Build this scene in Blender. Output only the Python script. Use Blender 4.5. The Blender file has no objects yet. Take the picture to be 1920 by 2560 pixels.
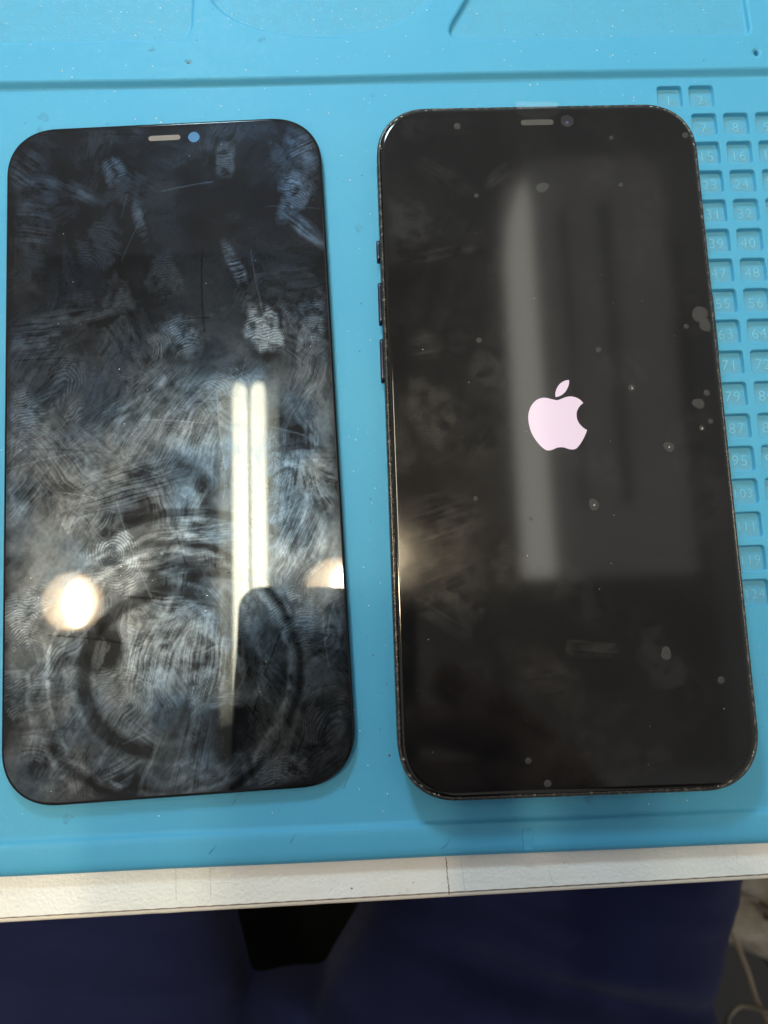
import bpy, bmesh, math, random
import numpy as np
from mathutils import Vector, Matrix, Euler
from mathutils.geometry import tessellate_polygon

random.seed(7)
S = 0.001                      # all dimensions below are millimetres
scene = bpy.context.scene
COL = scene.collection

# ------------------------------------------------------------------ camera
CAM = Vector((-0.15, -60.24, 162.48))
CAM_ROT = Euler((0.15393, -0.01745, -0.03590), 'XYZ')
cd = bpy.data.cameras.new('camera')
cam = bpy.data.objects.new('camera', cd); COL.objects.link(cam)
cam.location = CAM * S
cam.rotation_euler = CAM_ROT
cd.sensor_fit = 'VERTICAL'; cd.sensor_height = 34.6; cd.sensor_width = 25.95
cd.lens = 34.6 * 1923 / 2560
cd.clip_start = 0.005; cd.clip_end = 50
cd.dof.use_dof = True; cd.dof.focus_distance = 0.164; cd.dof.aperture_fstop = 18
scene.camera = cam

# ------------------------------------------------------------------ world: dim room air, no sky indoors
w = bpy.data.worlds.new('World'); scene.world = w; w.use_nodes = True
bg = w.node_tree.nodes['Background']
bg.inputs[0].default_value = (0.70, 0.68, 0.66, 1); bg.inputs[1].default_value = 0.46

vs = scene.view_settings
vs.view_transform = 'Standard'; vs.look = 'None'; vs.gamma = 1.0; vs.use_curve_mapping = False
vs.exposure = 0.44
LAMP_L = 12.0
LAMP_W = 5.0                    # watts of the bench lamp's beam
TUBE_L = 28.0                   # radiance of the fluorescent tubes
WARM_CORE, WARM_RIM = 320.0, 9.0
scene.cycles.max_bounces = 8
scene.cycles.caustics_reflective = False
scene.cycles.caustics_refractive = False
scene.cycles.sample_clamp_indirect = 6
scene.cycles.use_denoising = True

# ------------------------------------------------------------------ helpers
def link(name, me, mat=None, parent=None):
    o = bpy.data.objects.new(name, me); COL.objects.link(o)
    if mat is not None and me is not None and len(me.materials) == 0: me.materials.append(mat)
    if parent is not None: o.parent = parent
    return o
def mesh(name, verts, faces, smooth=False, scale=S):
    me = bpy.data.meshes.new(name)
    v = np.asarray(verts, dtype=float) * scale
    me.from_pydata(v.tolist(), [], [list(map(int, f)) for f in faces]); me.update()
    if smooth: me.polygons.foreach_set('use_smooth', [True] * len(me.polygons))
    return me
def empty(name, loc=(0, 0, 0), rz=0.0):
    o = bpy.data.objects.new(name, None); COL.objects.link(o)
    o.empty_display_size = 0.01
    o.location = Vector(loc) * S; o.rotation_euler = (0, 0, rz); return o
def tag(o, label=None, cat=None, group=None, kind=None):
    if label: o['label'] = label
    if cat: o['category'] = cat
    if group: o['group'] = group
    if kind: o['kind'] = kind
    return o

class MB:
    """verts + faces collector, mm"""
    def __init__(s): s.v = []; s.f = []; s.sm = []
    def add(s, verts, faces, smooth=False):
        b = len(s.v); s.v += [tuple(p) for p in verts]
        for f in faces: s.f.append([i + b for i in f]); s.sm.append(smooth)
    def box(s, x0, x1, y0, y1, z0, z1):
        v = [(x, y, z) for z in (z0, z1) for y in (y0, y1) for x in (x0, x1)]
        s.add(v, [(0, 2, 3, 1), (4, 5, 7, 6), (0, 1, 5, 4), (2, 6, 7, 3), (0, 4, 6, 2), (1, 3, 7, 5)])
    def loft(s, rings, smooth=True, cap0=False, cap1=False, closed=True):
        n = len(rings[0]); v = [p for r in rings for p in r]; f = []
        for k in range(len(rings) - 1):
            for i in range(n if closed else n - 1):
                j = (i + 1) % n
                f.append((k * n + i, k * n + j, (k + 1) * n + j, (k + 1) * n + i))
        b = len(s.v); s.add(v, f, smooth)
        if cap0: s.f.append([b + i for i in range(n)][::-1]); s.sm.append(False)
        if cap1: s.f.append([b + (len(rings) - 1) * n + i for i in range(n)]); s.sm.append(False)
    def tube(s, pts, r, n=10, caps=True):
        pts = [Vector(p) for p in pts]; rings = []
        up = Vector((0, 0, 1)) if abs((pts[1] - pts[0]).normalized().z) < .9 else Vector((1, 0, 0))
        for i, p in enumerate(pts):
            t = (pts[min(i + 1, len(pts) - 1)] - pts[max(i - 1, 0)]).normalized()
            a = t.cross(up).normalized(); b = a.cross(t).normalized()
            rr = r[i] if isinstance(r, (list, tuple)) else r
            rings.append([tuple(p + a * math.cos(q) * rr + b * math.sin(q) * rr) for q in [2 * math.pi * k / n for k in range(n)]])
        s.loft(rings, True, caps, caps)
    def build(s, name, mat=None, parent=None):
        me = mesh(name, s.v, s.f)
        me.polygons.foreach_set('use_smooth', s.sm)
        return link(name, me, mat, parent)

def rr(w, h, r, n=14, cx=0, cy=0, p=2.25):
    """rounded rectangle (continuous-curvature corners), counter clockwise"""
    out = []
    for sx, sy, a0 in ((1, 1, 0), (-1, 1, 90), (-1, -1, 180), (1, -1, 270)):
        for k in range(n + 1):
            a = math.radians(a0 + 90 * k / n)
            c, s_ = math.cos(a), math.sin(a)
            ex = math.copysign(abs(c) ** (2 / p), c); ey = math.copysign(abs(s_) ** (2 / p), s_)
            out.append((cx + sx * (w / 2 - r) + ex * r, cy + sy * (h / 2 - r) + ey * r))
    return out
def inset_loop(loop, d):
    """offset a CCW loop inward by d"""
    n = len(loop); out = []
    for i in range(n):
        a = Vector(loop[i - 1]); b = Vector(loop[i]); c = Vector(loop[(i + 1) % n])
        t = Vector((0, 0))
        if (b - a).length > 1e-6: t += (b - a).normalized()
        if (c - b).length > 1e-6: t += (c - b).normalized()
        if t.length < 1e-9: t = Vector((1, 0))
        t.normalize(); nrm = Vector((-t.y, t.x))
        out.append(tuple(b + nrm * d))
    return out
def z_(loop, z): return [(x, y, z) for x, y in loop]
def tess(loops, z):
    """flat plate with holes; loops[0] outer"""
    vl = [[Vector((x, y, 0)) for x, y in l] for l in loops]
    tris = tessellate_polygon(vl)
    v = [(x, y, z) for l in loops for x, y in l]
    out = []
    for t in tris:
        a, b, c = (Vector(v[i]) for i in t)
        out.append(tuple(t) if (b - a).cross(c - a).z > 0 else tuple(reversed(t)))
    return v, out

# ---- value noise for the grease and wear masks
def vnoise(x, y, seed=0):
    xi = np.floor(x).astype(np.int64); yi = np.floor(y).astype(np.int64)
    xf = x - xi; yf = y - yi
    u = xf * xf * (3 - 2 * xf); v = yf * yf * (3 - 2 * yf)
    def h(a, b):
        n = (a * 374761393 + b * 668265263 + seed * 974634777) & 0x7fffffff
        n = ((n ^ (n >> 13)) * 1274126177) & 0x7fffffff
        return ((n ^ (n >> 16)) & 0xffff) / 65535.0
    return (h(xi, yi) * (1 - u) + h(xi + 1, yi) * u) * (1 - v) + (h(xi, yi + 1) * (1 - u) + h(xi + 1, yi + 1) * u) * v
def fbm(x, y, seed=0, o=4):
    t = 0; a = .5; n = 0
    for k in range(o):
        t = t + a * vnoise(x * 2 ** k + 17.3 * k, y * 2 ** k + 5.1 * k, seed + k); n += a; a *= .55
    return t / n
def sstep(a, b, x):
    t = np.clip((x - a) / (b - a), 0, 1); return t * t * (3 - 2 * t)

# ------------------------------------------------------------------ materials
def new_mat(name):
    m = bpy.data.materials.new(name); m.use_nodes = True
    nt = m.node_tree; return m, nt, nt.nodes['Principled BSDF']
def N(nt, t, **kw):
    n = nt.nodes.new(t)
    for k, v in kw.items(): setattr(n, k, v)
    return n
def coords(nt, scale=1.0):
    tc = N(nt, 'ShaderNodeTexCoord'); mp = N(nt, 'ShaderNodeMapping')
    mp.inputs['Scale'].default_value = (1000 * scale,) * 3        # texture space in mm
    nt.links.new(tc.outputs['Object'], mp.inputs['Vector']); return mp.outputs[0]
def noise(nt, vec, scale, detail=3, rough=.5):
    n = N(nt, 'ShaderNodeTexNoise'); n.inputs['Scale'].default_value = scale
    n.inputs['Detail'].default_value = detail; n.inputs['Roughness'].default_value = rough
    nt.links.new(vec, n.inputs['Vector']); return n.outputs['Fac']
def ramp(nt, fac, stops):
    r = N(nt, 'ShaderNodeValToRGB')
    el = r.color_ramp.elements
    while len(el) < len(stops): el.new(.5)
    for e, (p, c) in zip(el, stops):
        e.position = p; e.color = c if len(c) == 4 else (*c, 1)
    nt.links.new(fac, r.inputs[0]); return r.outputs[0]
def g(v): return (v, v, v)
def mixc(nt, fac, a, b):
    m = N(nt, 'ShaderNodeMix', data_type='RGBA')
    for sock, val in ((m.inputs[0], fac), (m.inputs[6], a), (m.inputs[7], b)):
        if hasattr(val, 'is_linked'): nt.links.new(val, sock)
        elif isinstance(val, (int, float)): sock.default_value = val
        else: sock.default_value = (*val, 1)
    return m.outputs[2]
def bump(nt, h, strength, dist, bsdf, normal=None):
    b = N(nt, 'ShaderNodeBump'); b.inputs['Strength'].default_value = strength
    b.inputs['Distance'].default_value = dist * S
    nt.links.new(h, b.inputs['Height'])
    if normal is not None: nt.links.new(normal, b.inputs['Normal'])
    nt.links.new(b.outputs[0], bsdf.inputs['Normal']); return b.outputs[0]
def plain(name, col, rough=.5, metal=0.0, ior=1.5):
    m, nt, b = new_mat(name)
    b.inputs['Base Color'].default_value = (*col, 1); b.inputs['Roughness'].default_value = rough
    b.inputs['Metallic'].default_value = metal; b.inputs['IOR'].default_value = ior
    return m
def emit(name, col, s):
    m, nt, b = new_mat(name)
    b.inputs['Base Color'].default_value = (.8, .8, .8, 1)
    b.inputs['Emission Color'].default_value = (*col, 1); b.inputs['Emission Strength'].default_value = s
    return m

MAT_BLUE = (0.062, 0.340, 0.570)
def silicone(name, dirt=0.0):
    m, nt, b = new_mat(name); v = coords(nt)
    n1 = noise(nt, v, .035, 4); n2 = noise(nt, v, .6, 4, .65); n3 = noise(nt, v, 3.0, 2)
    c = mixc(nt, ramp(nt, n1, [(.35, g(0)), (.7, g(1))]), MAT_BLUE, (0.074, 0.355, 0.565))
    spots = ramp(nt, n2, [(.72, g(0)), (.80, g(.35))])
    c = mixc(nt, spots, c, (0.05, 0.22, 0.33))
    if dirt:
        d1 = noise(nt, v, 1.1, 5, .75); d2 = noise(nt, v, .33, 3, .6)
        c = mixc(nt, .35, c, (0.085, 0.36, 0.55))
        c = mixc(nt, ramp(nt, d1, [(.42, g(0)), (.62, g(dirt))]), c, (0.16, 0.26, 0.27))
        c = mixc(nt, ramp(nt, d2, [(.5, g(0)), (.75, g(dirt * .9))]), c, (0.15, 0.21, 0.18))
        w_ = noise(nt, v, 2.6, 2, .6)
        c = mixc(nt, ramp(nt, w_, [(.69, g(0)), (.74, g(.8))]), c, (0.62, 0.66, 0.62))
    nt.links.new(c, b.inputs['Base Color'])
    r = ramp(nt, n2, [(.3, g(.52)), (.7, g(.70))]); nt.links.new(r, b.inputs['Roughness'])
    b.inputs['IOR'].default_value = 1.42
    bump(nt, n3, .25, .12 if not dirt else .35, b)
    return m
M_MAT = silicone('blue_silicone'); M_CELL = silicone('blue_silicone_grimy', .42); M_TRAY = silicone('blue_silicone_tray', .12)

def glass(name, rough, haze_rough, base=(.003, .003, .0035), haze_ior=2.0, haze_base=.012, tint=None):
    """black display glass with a greasy film where the smudge attribute says so"""
    m, nt, b = new_mat(name)
    b.inputs['Base Color'].default_value = (*base, 1); b.inputs['Roughness'].default_value = rough
    b.inputs['IOR'].default_value = 1.45
    h = N(nt, 'ShaderNodeBsdfPrincipled')
    h.inputs['Base Color'].default_value = (haze_base * .9, haze_base * 1.02, haze_base * 1.3, 1)
    h.inputs['Roughness'].default_value = haze_rough; h.inputs['IOR'].default_value = haze_ior
    v = coords(nt); n1 = noise(nt, v, .06, 3, .55)
    nt.links.new(ramp(nt, n1, [(.34, (.66, .77, .95, 1)), (.45, (.60, .76, 1.0, 1)), (.62, (.40, .63, 1.0, 1))]), h.inputs['Specular Tint'])
    if tint: h.inputs['Specular Tint'].default_value = (*tint, 1); nt.links.remove(h.inputs['Specular Tint'].links[0])
    at = N(nt, 'ShaderNodeAttribute'); at.attribute_name = 'smudge'
    mx = N(nt, 'ShaderNodeMixShader')
    nt.links.new(at.outputs['Fac'], mx.inputs[0]); nt.links.new(b.outputs[0], mx.inputs[1]); nt.links.new(h.outputs[0], mx.inputs[2])
    nt.links.new(mx.outputs[0], nt.nodes['Material Output'].inputs[0])
    return m
M_GLASS_L = glass('greasy_black_glass', .018, .30, haze_ior=2.5, haze_base=.022)
M_GLASS_R = glass('film_covered_black_glass', .072, .27, (.0042, .0042, .0048), tint=(1.0, .97, .95))

def frame_mat():
    m, nt, b = new_mat('worn_black_frame'); v = coords(nt)
    n = noise(nt, v, .9, 5, .75)
    c = mixc(nt, ramp(nt, n, [(.54, g(0)), (.68, g(1))]), (.055, .052, .05), (.26, .24, .22))
    nt.links.new(c, b.inputs['Base Color']); b.inputs['Metallic'].default_value = .75
    nt.links.new(ramp(nt, n, [(.3, g(.18)), (.7, g(.42))]), b.inputs['Roughness'])
    bump(nt, n, .25, .1, b); return m
M_FRAME = frame_mat()
M_BLACK = plain('black_plastic', (.008, .008, .009), .35)
M_BUTTON = plain('graphite_button', (.05, .05, .075), .3, .9)

def desk_mat():
    m, nt, b = new_mat('hammered_white_laminate'); v = coords(nt)
    n1 = noise(nt, v, 1.5, 2, .5); n2 = noise(nt, v, .05, 3); n3 = noise(nt, v, 1.5, 4, .7); n4 = noise(nt, v, .12, 3, .6)
    c = mixc(nt, ramp(nt, n2, [(.3, g(0)), (.7, g(1))]), (.82, .80, .75), (.85, .85, .83))
    worn = N(nt, 'ShaderNodeMath', operation='MULTIPLY')
    nt.links.new(ramp(nt, n3, [(.60, g(0)), (.68, g(1))]), worn.inputs[0]); nt.links.new(ramp(nt, n4, [(.5, g(0)), (.7, g(.45))]), worn.inputs[1])
    c = mixc(nt, worn.outputs[0], c, (.30, .27, .25))
    nt.links.new(c, b.inputs['Base Color']); b.inputs['Roughness'].default_value = .3
    bump(nt, ramp(nt, n1, [(.35, g(0)), (.65, g(1))]), .5, .14, b)
    return m
M_DESK = desk_mat()
M_EDGE = plain('beige_edge_band', (.70, .64, .55), .45)
M_GAP = plain('dark_glue_line', (.22, .16, .13), .8)
def cloth(name, c1, c2, sc, sheen=.15):
    m, nt, b = new_mat(name); v = coords(nt)
    n = noise(nt, v, sc, 4, .6); n2 = noise(nt, v, 1.2, 2)
    nt.links.new(mixc(nt, n, c1, c2), b.inputs['Base Color']); b.inputs['Roughness'].default_value = .9
    b.inputs['Sheen Weight'].default_value = sheen; b.inputs['Sheen Roughness'].default_value = .5
    b.inputs['Specular IOR Level'].default_value = .08
    bump(nt, n2, .4, .4, b); return m
M_TROUSER = cloth('navy_cloth', (.010, .014, .052), (.018, .022, .076), .05, .05)
M_SHIRT = cloth('dark_shirt_cloth', (.02, .02, .024), (.03, .03, .034), .05)
M_SKIN = plain('skin', (.36, .20, .14), .55)
M_WHITE = plain('white_enamel', (.78, .78, .76), .45)
M_CEIL = plain('ceiling_paint', (.62, .62, .62), .9)

# ------------------------------------------------------------------ setting: bench top
desk = MB()
DA = 0.0122                                    # bench edge is turned a little against the mat
def desk_y(x): return -112.75 + DA * x
x0, x1 = -420, 420
desk.add([(x0, desk_y(x0), -1.6), (x1, desk_y(x1), -1.6), (x1, 420, -1.6), (x0, 420, -1.6)], [(0, 1, 2, 3)])
desk.add([(x0, desk_y(x0), -25), (x1, desk_y(x1), -25), (x1, 420, -25), (x0, 420, -25)], [(3, 2, 1, 0)])
desk.add([(x1, desk_y(x1), -25), (x1, 420, -25), (x1, 420, -1.6), (x1, desk_y(x1), -1.6)], [(0, 1, 2, 3)])
desk.add([(x0, desk_y(x0), -25), (x0, 420, -25), (x0, 420, -1.6), (x0, desk_y(x0), -1.6)], [(3, 2, 1, 0)])
desk.add([(x0, 420, -25), (x1, 420, -25), (x1, 420, -1.6), (x0, 420, -1.6)], [(3, 2, 1, 0)])
desk_o = empty('workbench', (0, 0, -25))
tag(desk_o, 'white hammered-laminate bench top with beige front edge under the blue mat', 'workbench')
def child(mb, name, mat, parent):
    o = mb.build(name, mat, parent); o.matrix_parent_inverse = Matrix.Translation(-parent.location) ; return o
child(desk, 'bench_top', M_DESK, desk_o)
M_BOARD = plain('dark_light_blocker', (.03, .028, .026), .8)  # unseen boards added to keep room light out from under the bench
for name_, bx_ in (('back_light_blocker', (-410, 410, 400, 414, -760, -25.1)), ('side_light_blocker', (-418, -402, -90, 398, -760, -25.1)), ('side_light_blocker', (402, 418, -90, 398, -760, -25.1))):
    q = MB(); q.box(*bx_); child(q, name_, M_BOARD, desk_o)
eb = MB()
nseg = 240; rings = []
for k in range(nseg + 1):
    x = x0 + (x1 - x0) * k / nseg; y = desk_y(x)
    j = .12 * (random.random() - .5) * (1 if random.random() < .25 else .2)
    rings.append([(x, y - .02, -25), (x, y - .02, -2.1), (x, y - .10, -1.76), (x, y - .22, -1.68), (x, y - .75 + j, -1.70), (x, y - .95 + j, -2.0), (x, y - 1.0, -25)])
eb.loft(rings, True)
child(eb, 'edge_band', M_EDGE, desk_o)
gl = MB()
rings = [[(x, desk_y(x) + .10 + .04 * math.sin(x * 1.7), -1.595), (x, desk_y(x) - .10 + .03 * math.sin(x * 2.9 + 1), -1.595)] for x in np.linspace(x0, x1, 900)]
gl.loft(rings, False, closed=False)
child(gl, 'glue_line', M_GAP, desk_o)
M_CRACK = plain('brown_crack', (.13, .07, .05), .9); M_CRACK2 = plain('grey_crack', (.50, .46, .40), .9)
def crack(pts, wd, mat, jit=.12):
    mb = MB(); rings = []
    for i in range(len(pts) - 1):
        for t in np.linspace(0, 1, 12, endpoint=False):
            x = pts[i][0] + (pts[i + 1][0] - pts[i][0]) * t; y = pts[i][1] + (pts[i + 1][1] - pts[i][1]) * t
            dx = jit * (random.random() - .5) * 2; ww = wd * (.6 + .8 * random.random())
            rings.append([(x + dx - ww, y, -1.59), (x + dx + ww, y, -1.59)])
    mb.loft(rings, False, closed=False); child(mb, 'crack', mat, desk_o)
crack([(13.6, -105.9), (13.75, -110), (14.0, -113.3)], .085, M_CRACK)
crack([(16.6, -106.2), (16.9, -109), (17.1, -112.8)], .03, M_CRACK2, .04)
crack([(-40.7, -105.9), (-40.6, -112.6)], .045, M_CRACK2, .03)
crack([(-33.9, -105.8), (-33.7, -112.2)], .04, M_CRACK2, .03)
crack([(34.4, -108.6), (34.6, -110.5), (35.0, -112)], .03, M_CRACK2, .06)
crack([(72.5, -106), (72.9, -109)], .03, M_CRACK2, .06)
for cx, cy, rr_ in ((-5.6, -111.0, .26), (6.8, -110.4, .16), (37.6, -107.9, .12), (-60, -110.5, .1)):
    mb = MB(); mb.add([(cx - rr_, cy - rr_ * .6, -1.58), (cx + rr_ * 1.1, cy - rr_ * .5, -1.58), (cx + rr_ * .1, cy + rr_ * .8, -1.58)], [(0, 1, 2)])
    child(mb, 'chip', M_CRACK, desk_o)

# ------------------------------------------------------------------ repair mat
mat_o = empty('repair_mat', (0, 0, -1.58))
tag(mat_o, 'bright blue silicone repair mat with numbered square compartments and moulded trays', 'repair mat')
GX, GY, PX, PY, CW, CH = 71.43, 64.06, 7.539, 7.272, 5.80, 5.45
cells = []
rowstart = {0: 1}
for r in range(1, 16): rowstart[r] = 7 + 8 * (r - 1)
rowstart[16] = 124
for r in range(17):
    cols = range(0, 2) if r == 0 else range(1, 9)
    for c in cols:
        num = rowstart[r] + (c if r == 0 else c - 1)
        if r == 15 and c > 5: continue
        if r == 16 and c > 5: continue
        cells.append((c, r, num, GX + c * PX + CW / 2, GY - r * PY - CH / 2))
mb = MB()
XL, XR = -135.0, 150.0
YB, YF = 66.0, -98.0
outer = [(XL, YF), (XR, YF), (XR, YB), (XL, YB)]
loops = [outer]
def pocket(loop_at, levels, smooth=True):
    """walls of a pocket: loop_at(expand) -> CCW loop; levels (expand, z) from the top down"""
    mb.loft([z_(loop_at(e), z)[::-1] for e, z in levels], smooth)
for c, r, num, cx, cy in cells:
    f = lambda e, cx=cx, cy=cy: rr(CW + 2 * e, CH + 2 * e, .75 + e, 4, cx, cy, 2)
    loops.append(f(.22))
    pocket(f, [(.22, 0), (.07, -.06), (0, -.22), (-.05, -1.1), (-.16, -1.2)])
v, t = tess(loops, 0.0); mb.add(v, t)
# far step up to the tray panel
UZ = 1.3
prof = [(66.0, 0), (66.35, .06), (66.7, .3), (67.15, .85), (67.45, 1.13), (67.7, 1.25), (67.9, UZ)]
xs = np.linspace(XL, XR, 240)
mb.loft([[(x, y + .12 * math.sin(x * .05) * (1 if k > 1 else .6), z) for k, (y, z) in enumerate(prof)] for x in xs], True, closed=False)
UO = [(XL, 67.9), (XR, 67.9), (XR, 190), (XL, 190)]
UO = [(x, 67.9 + .12 * math.sin(x * .05)) for x in xs] + [(XR, 190), (XL, 190)]
def fillet(poly, r, n=6):
    out = []; m = len(poly)
    for i in range(m):
        a, b, c = Vector(poly[i - 1]), Vector(poly[i]), Vector(poly[(i + 1) % m])
        d1 = (a - b).normalized(); d2 = (c - b).normalized()
        rad = r[i] if isinstance(r, (list, tuple)) else r
        ang = d1.angle(d2); L = min(rad / math.tan(ang / 2), (a - b).length * .45, (c - b).length * .45)
        p1, p2 = b + d1 * L, b + d2 * L
        for k in range(n + 1):
            s_ = k / n; out.append(tuple(p1 * (1 - s_) ** 2 + b * 2 * s_ * (1 - s_) + p2 * s_ ** 2))
    return out
tray_loops = [
    fillet([(-112, 77.9), (-37.2, 77.9), (-36.8, 125), (-112, 125)], 5),
    [(-6.5 + 27 * math.cos(a), 91.6 + 13.6 * math.sin(a)) for a in np.linspace(0, 2 * math.pi, 72, endpoint=False)],
    fillet([(21.2, 76.6), (94.6, 76.4), (93.2, 125), (50, 125)], [3.2, 2.0, 5, 5]),
    [(95.4 + .55 * math.cos(a), 71.4 + .75 * math.sin(a)) for a in np.linspace(0, 2 * math.pi, 14, endpoint=False)],
]
depths = [1.1, 1.1, 1.3, 2.05]
loops = [UO]
trays = []
for L, d in zip(tray_loops, depths):
    f = lambda e, L=L: inset_loop(L, -e)
    loops.append(f(.75))
    pocket(f, [(.75, UZ), (.4, UZ - .05), (.15, UZ - .2), (0, UZ - .45), (-.1, UZ - d + .3), (-.35, UZ - d + .05), (-.6, UZ - d)] if d < 2 else [(.75, UZ), (.1, UZ - .15), (0, UZ - .4), (-.1, UZ - d)])
    trays.append((f(-.55) if d < 2 else f(-.05), UZ - d))
v, t = tess(loops, UZ); mb.add(v, t)
# front rim, swept along x
prof = [(-98.0, 0), (-98.35, .03), (-98.7, .18), (-98.95, .5), (-99.15, .75), (-99.5, .92), (-100.5, 1.0), (-103.2, .98), (-104.5, .82), (-105.1, .45), (-105.4, -.1), (-105.5, -1.58)]
def rim_w(x): return .10 * math.sin(x * .031 + 1) + .05 * math.sin(x * .11)
mb.loft([[(x, y + rim_w(x) * (0 if k in (0, 11) else 1), z * (1 + .05 * math.sin(x * .06)) if z > 0 else z) for k, (y, z) in enumerate(prof[::-1])] for x in xs], True, closed=False)
# underside and skirt
mb.add([(XL, -105.5, -1.58), (XR, -105.5, -1.58), (XR, 190, -1.58), (XL, 190, -1.58)], [(3, 2, 1, 0)])
mb.add([(XL, 190, -1.58), (XR, 190, -1.58), (XR, 190, UZ), (XL, 190, UZ)], [(3, 2, 1, 0)])
for X in (XL, XR):
    mb.add([(X, -105.5, -1.58), (X, 190, -1.58), (X, 190, UZ), (X, 67.9, UZ), (X, 66.0, 0), (X, -98, 0), (X, -101, 1.0), (X, -105.1, .45)], [(0, 1, 2, 3, 4, 5, 6, 7)])
child(mb, 'mat_sheet', M_MAT, mat_o)
for (L, z), d in zip(trays, depths):
    q = MB(); q.add(z_(L, z), [tuple(range(len(L)))])
    child(q, 'tray_floor' if d < 2 else 'pit_floor', M_CELL if d > 2 else M_TRAY, mat_o)
# compartment floors and raised numbers
floor_me = None; num_cache = {}
dg = bpy.context.evaluated_depsgraph_get()
def number_mesh(txt):
    cu = bpy.data.curves.new('number', 'FONT'); cu.body = txt; cu.size = 3.45 if len(txt) < 3 else 2.9
    cu.align_x = 'CENTER'; cu.align_y = 'CENTER'; cu.extrude = .03; cu.bevel_depth = 0; cu.offset = -.07; cu.resolution_u = 3
    cu.space_character = 1.12
    o = bpy.data.objects.new('number', cu); COL.objects.link(o)
    bpy.context.view_layer.update()
    me = bpy.data.meshes.new_from_object(o.evaluated_get(bpy.context.evaluated_depsgraph_get()))
    bpy.data.objects.remove(o); bpy.data.curves.remove(cu)
    me.transform(Matrix.Scale(S, 4)); me.name = 'raised_number'
    me.materials.clear(); me.materials.append(M_NUM); return me
M_NUM = plain('blue_silicone_number', (.20, .50, .66), .5)
fl = rr(CW - .1, CH - .1, .7, 4, 0, 0, 2)
floor_me = mesh('compartment_floor', z_(fl, 0), [tuple(range(len(fl)))]); floor_me.materials.append(M_CELL)
MATP = Matrix.Translation(-mat_o.location)
for c, r, num, cx, cy in cells:
    if c > 4 and r > 0: pass
    o = link('compartment_floor', floor_me, None, mat_o); o.matrix_parent_inverse = MATP
    o.location = Vector((cx, cy, -1.18)) * S
    nm = link('raised_number', number_mesh(str(num)), None, o)
    nm.location = Vector((.1 + random.uniform(-.1, .1), -.35, .06)) * S
    nm.rotation_euler = (0, 0, random.uniform(-.03, .03))
# moulded nick in the front rim
q = MB()
q.loft([[(28.9, -100.5, .96), (28.75, -102.5, .96), (28.95, -104.4, .78)], [(29.15, -100.4, 1.30), (28.95, -102.5, 1.34), (29.2, -104.5, 1.10)],
        [(30.7, -100.5, 1.18), (30.6, -102.5, 1.16), (30.5, -104.5, .95)], [(31.3, -100.6, .96), (31.3, -102.5, .95), (31.1, -104.4, .78)]], False, closed=False)
child(q, 'rim_nick', M_MAT, mat_o)
# scratches and thin hairs pressed into the silicone
M_SCR = plain('dark_scratch', (.02, .09, .14), .8)
for pts in ([(12.4, -103.6), (13.6, -102.9), (14.4, -101.6)], [(-33.5, -102.6), (-32.0, -100.9)], [(-17.5, -101.2), (-16.2, -99.4)], [(-6.6, -91.4), (-5.4, -88.9)], [(-29.0, -93.6), (-27.8, -91.8)]):
    q = MB(); z = 1.03 if pts[0][1] < -99 else .06
    q.tube([(x, y, z) for x, y in pts], [.02] + [.05] * (len(pts) - 2) + [.02] if len(pts) > 2 else [.05, .02], 5)
    child(q, 'scratch', M_SCR, mat_o)

# old flux stains and a grimy patch in the far groove
def stain_mat(name, col, a_):
    m, nt, b = new_mat(name); b.inputs['Base Color'].default_value = (*col, 1); b.inputs['Roughness'].default_value = .7
    v = coords(nt); n = noise(nt, v, .9, 4, .65)
    nt.links.new(ramp(nt, n, [(.38, g(0)), (.75, g(a_))]), b.inputs['Alpha']); return m
M_ST1 = stain_mat('brown_flux_stain', (.20, .19, .12), .55); M_ST2 = stain_mat('faint_grime', (.11, .22, .26), .32)
for sx, sy, sr, sm in ((-38.0, 71.9, .85, M_ST1), (-46.6, 75.3, .8, M_ST2), (-20.8, 77.1, .9, M_ST2), (-38.2, 71.7, .4, M_ST1), (-71.5, 59.5, 1.3, M_ST2), (-72.2, 56.2, .9, M_ST2), (25, -92.0, 1.0, M_ST2), (43, -95.5, .9, M_ST2), (-62, -95.0, 1.1, M_ST2), (4.6, 63.3, .7, M_ST2), (0.2, 30, .9, M_ST2)):
    q = MB(); zz = (UZ if sy > 68 else 0) + .008
    q.add([(sx + sr * (1 + .25 * math.sin(3 * a + sx)) * math.cos(a), sy + sr * (.35 if sr > 2 else .9) * (1 + .2 * math.sin(2 * a + sy)) * math.sin(a), zz) for a in np.linspace(0, 2 * math.pi, 18, endpoint=False)], [tuple(range(18))])
    child(q, 'stain', sm, mat_o)

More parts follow.
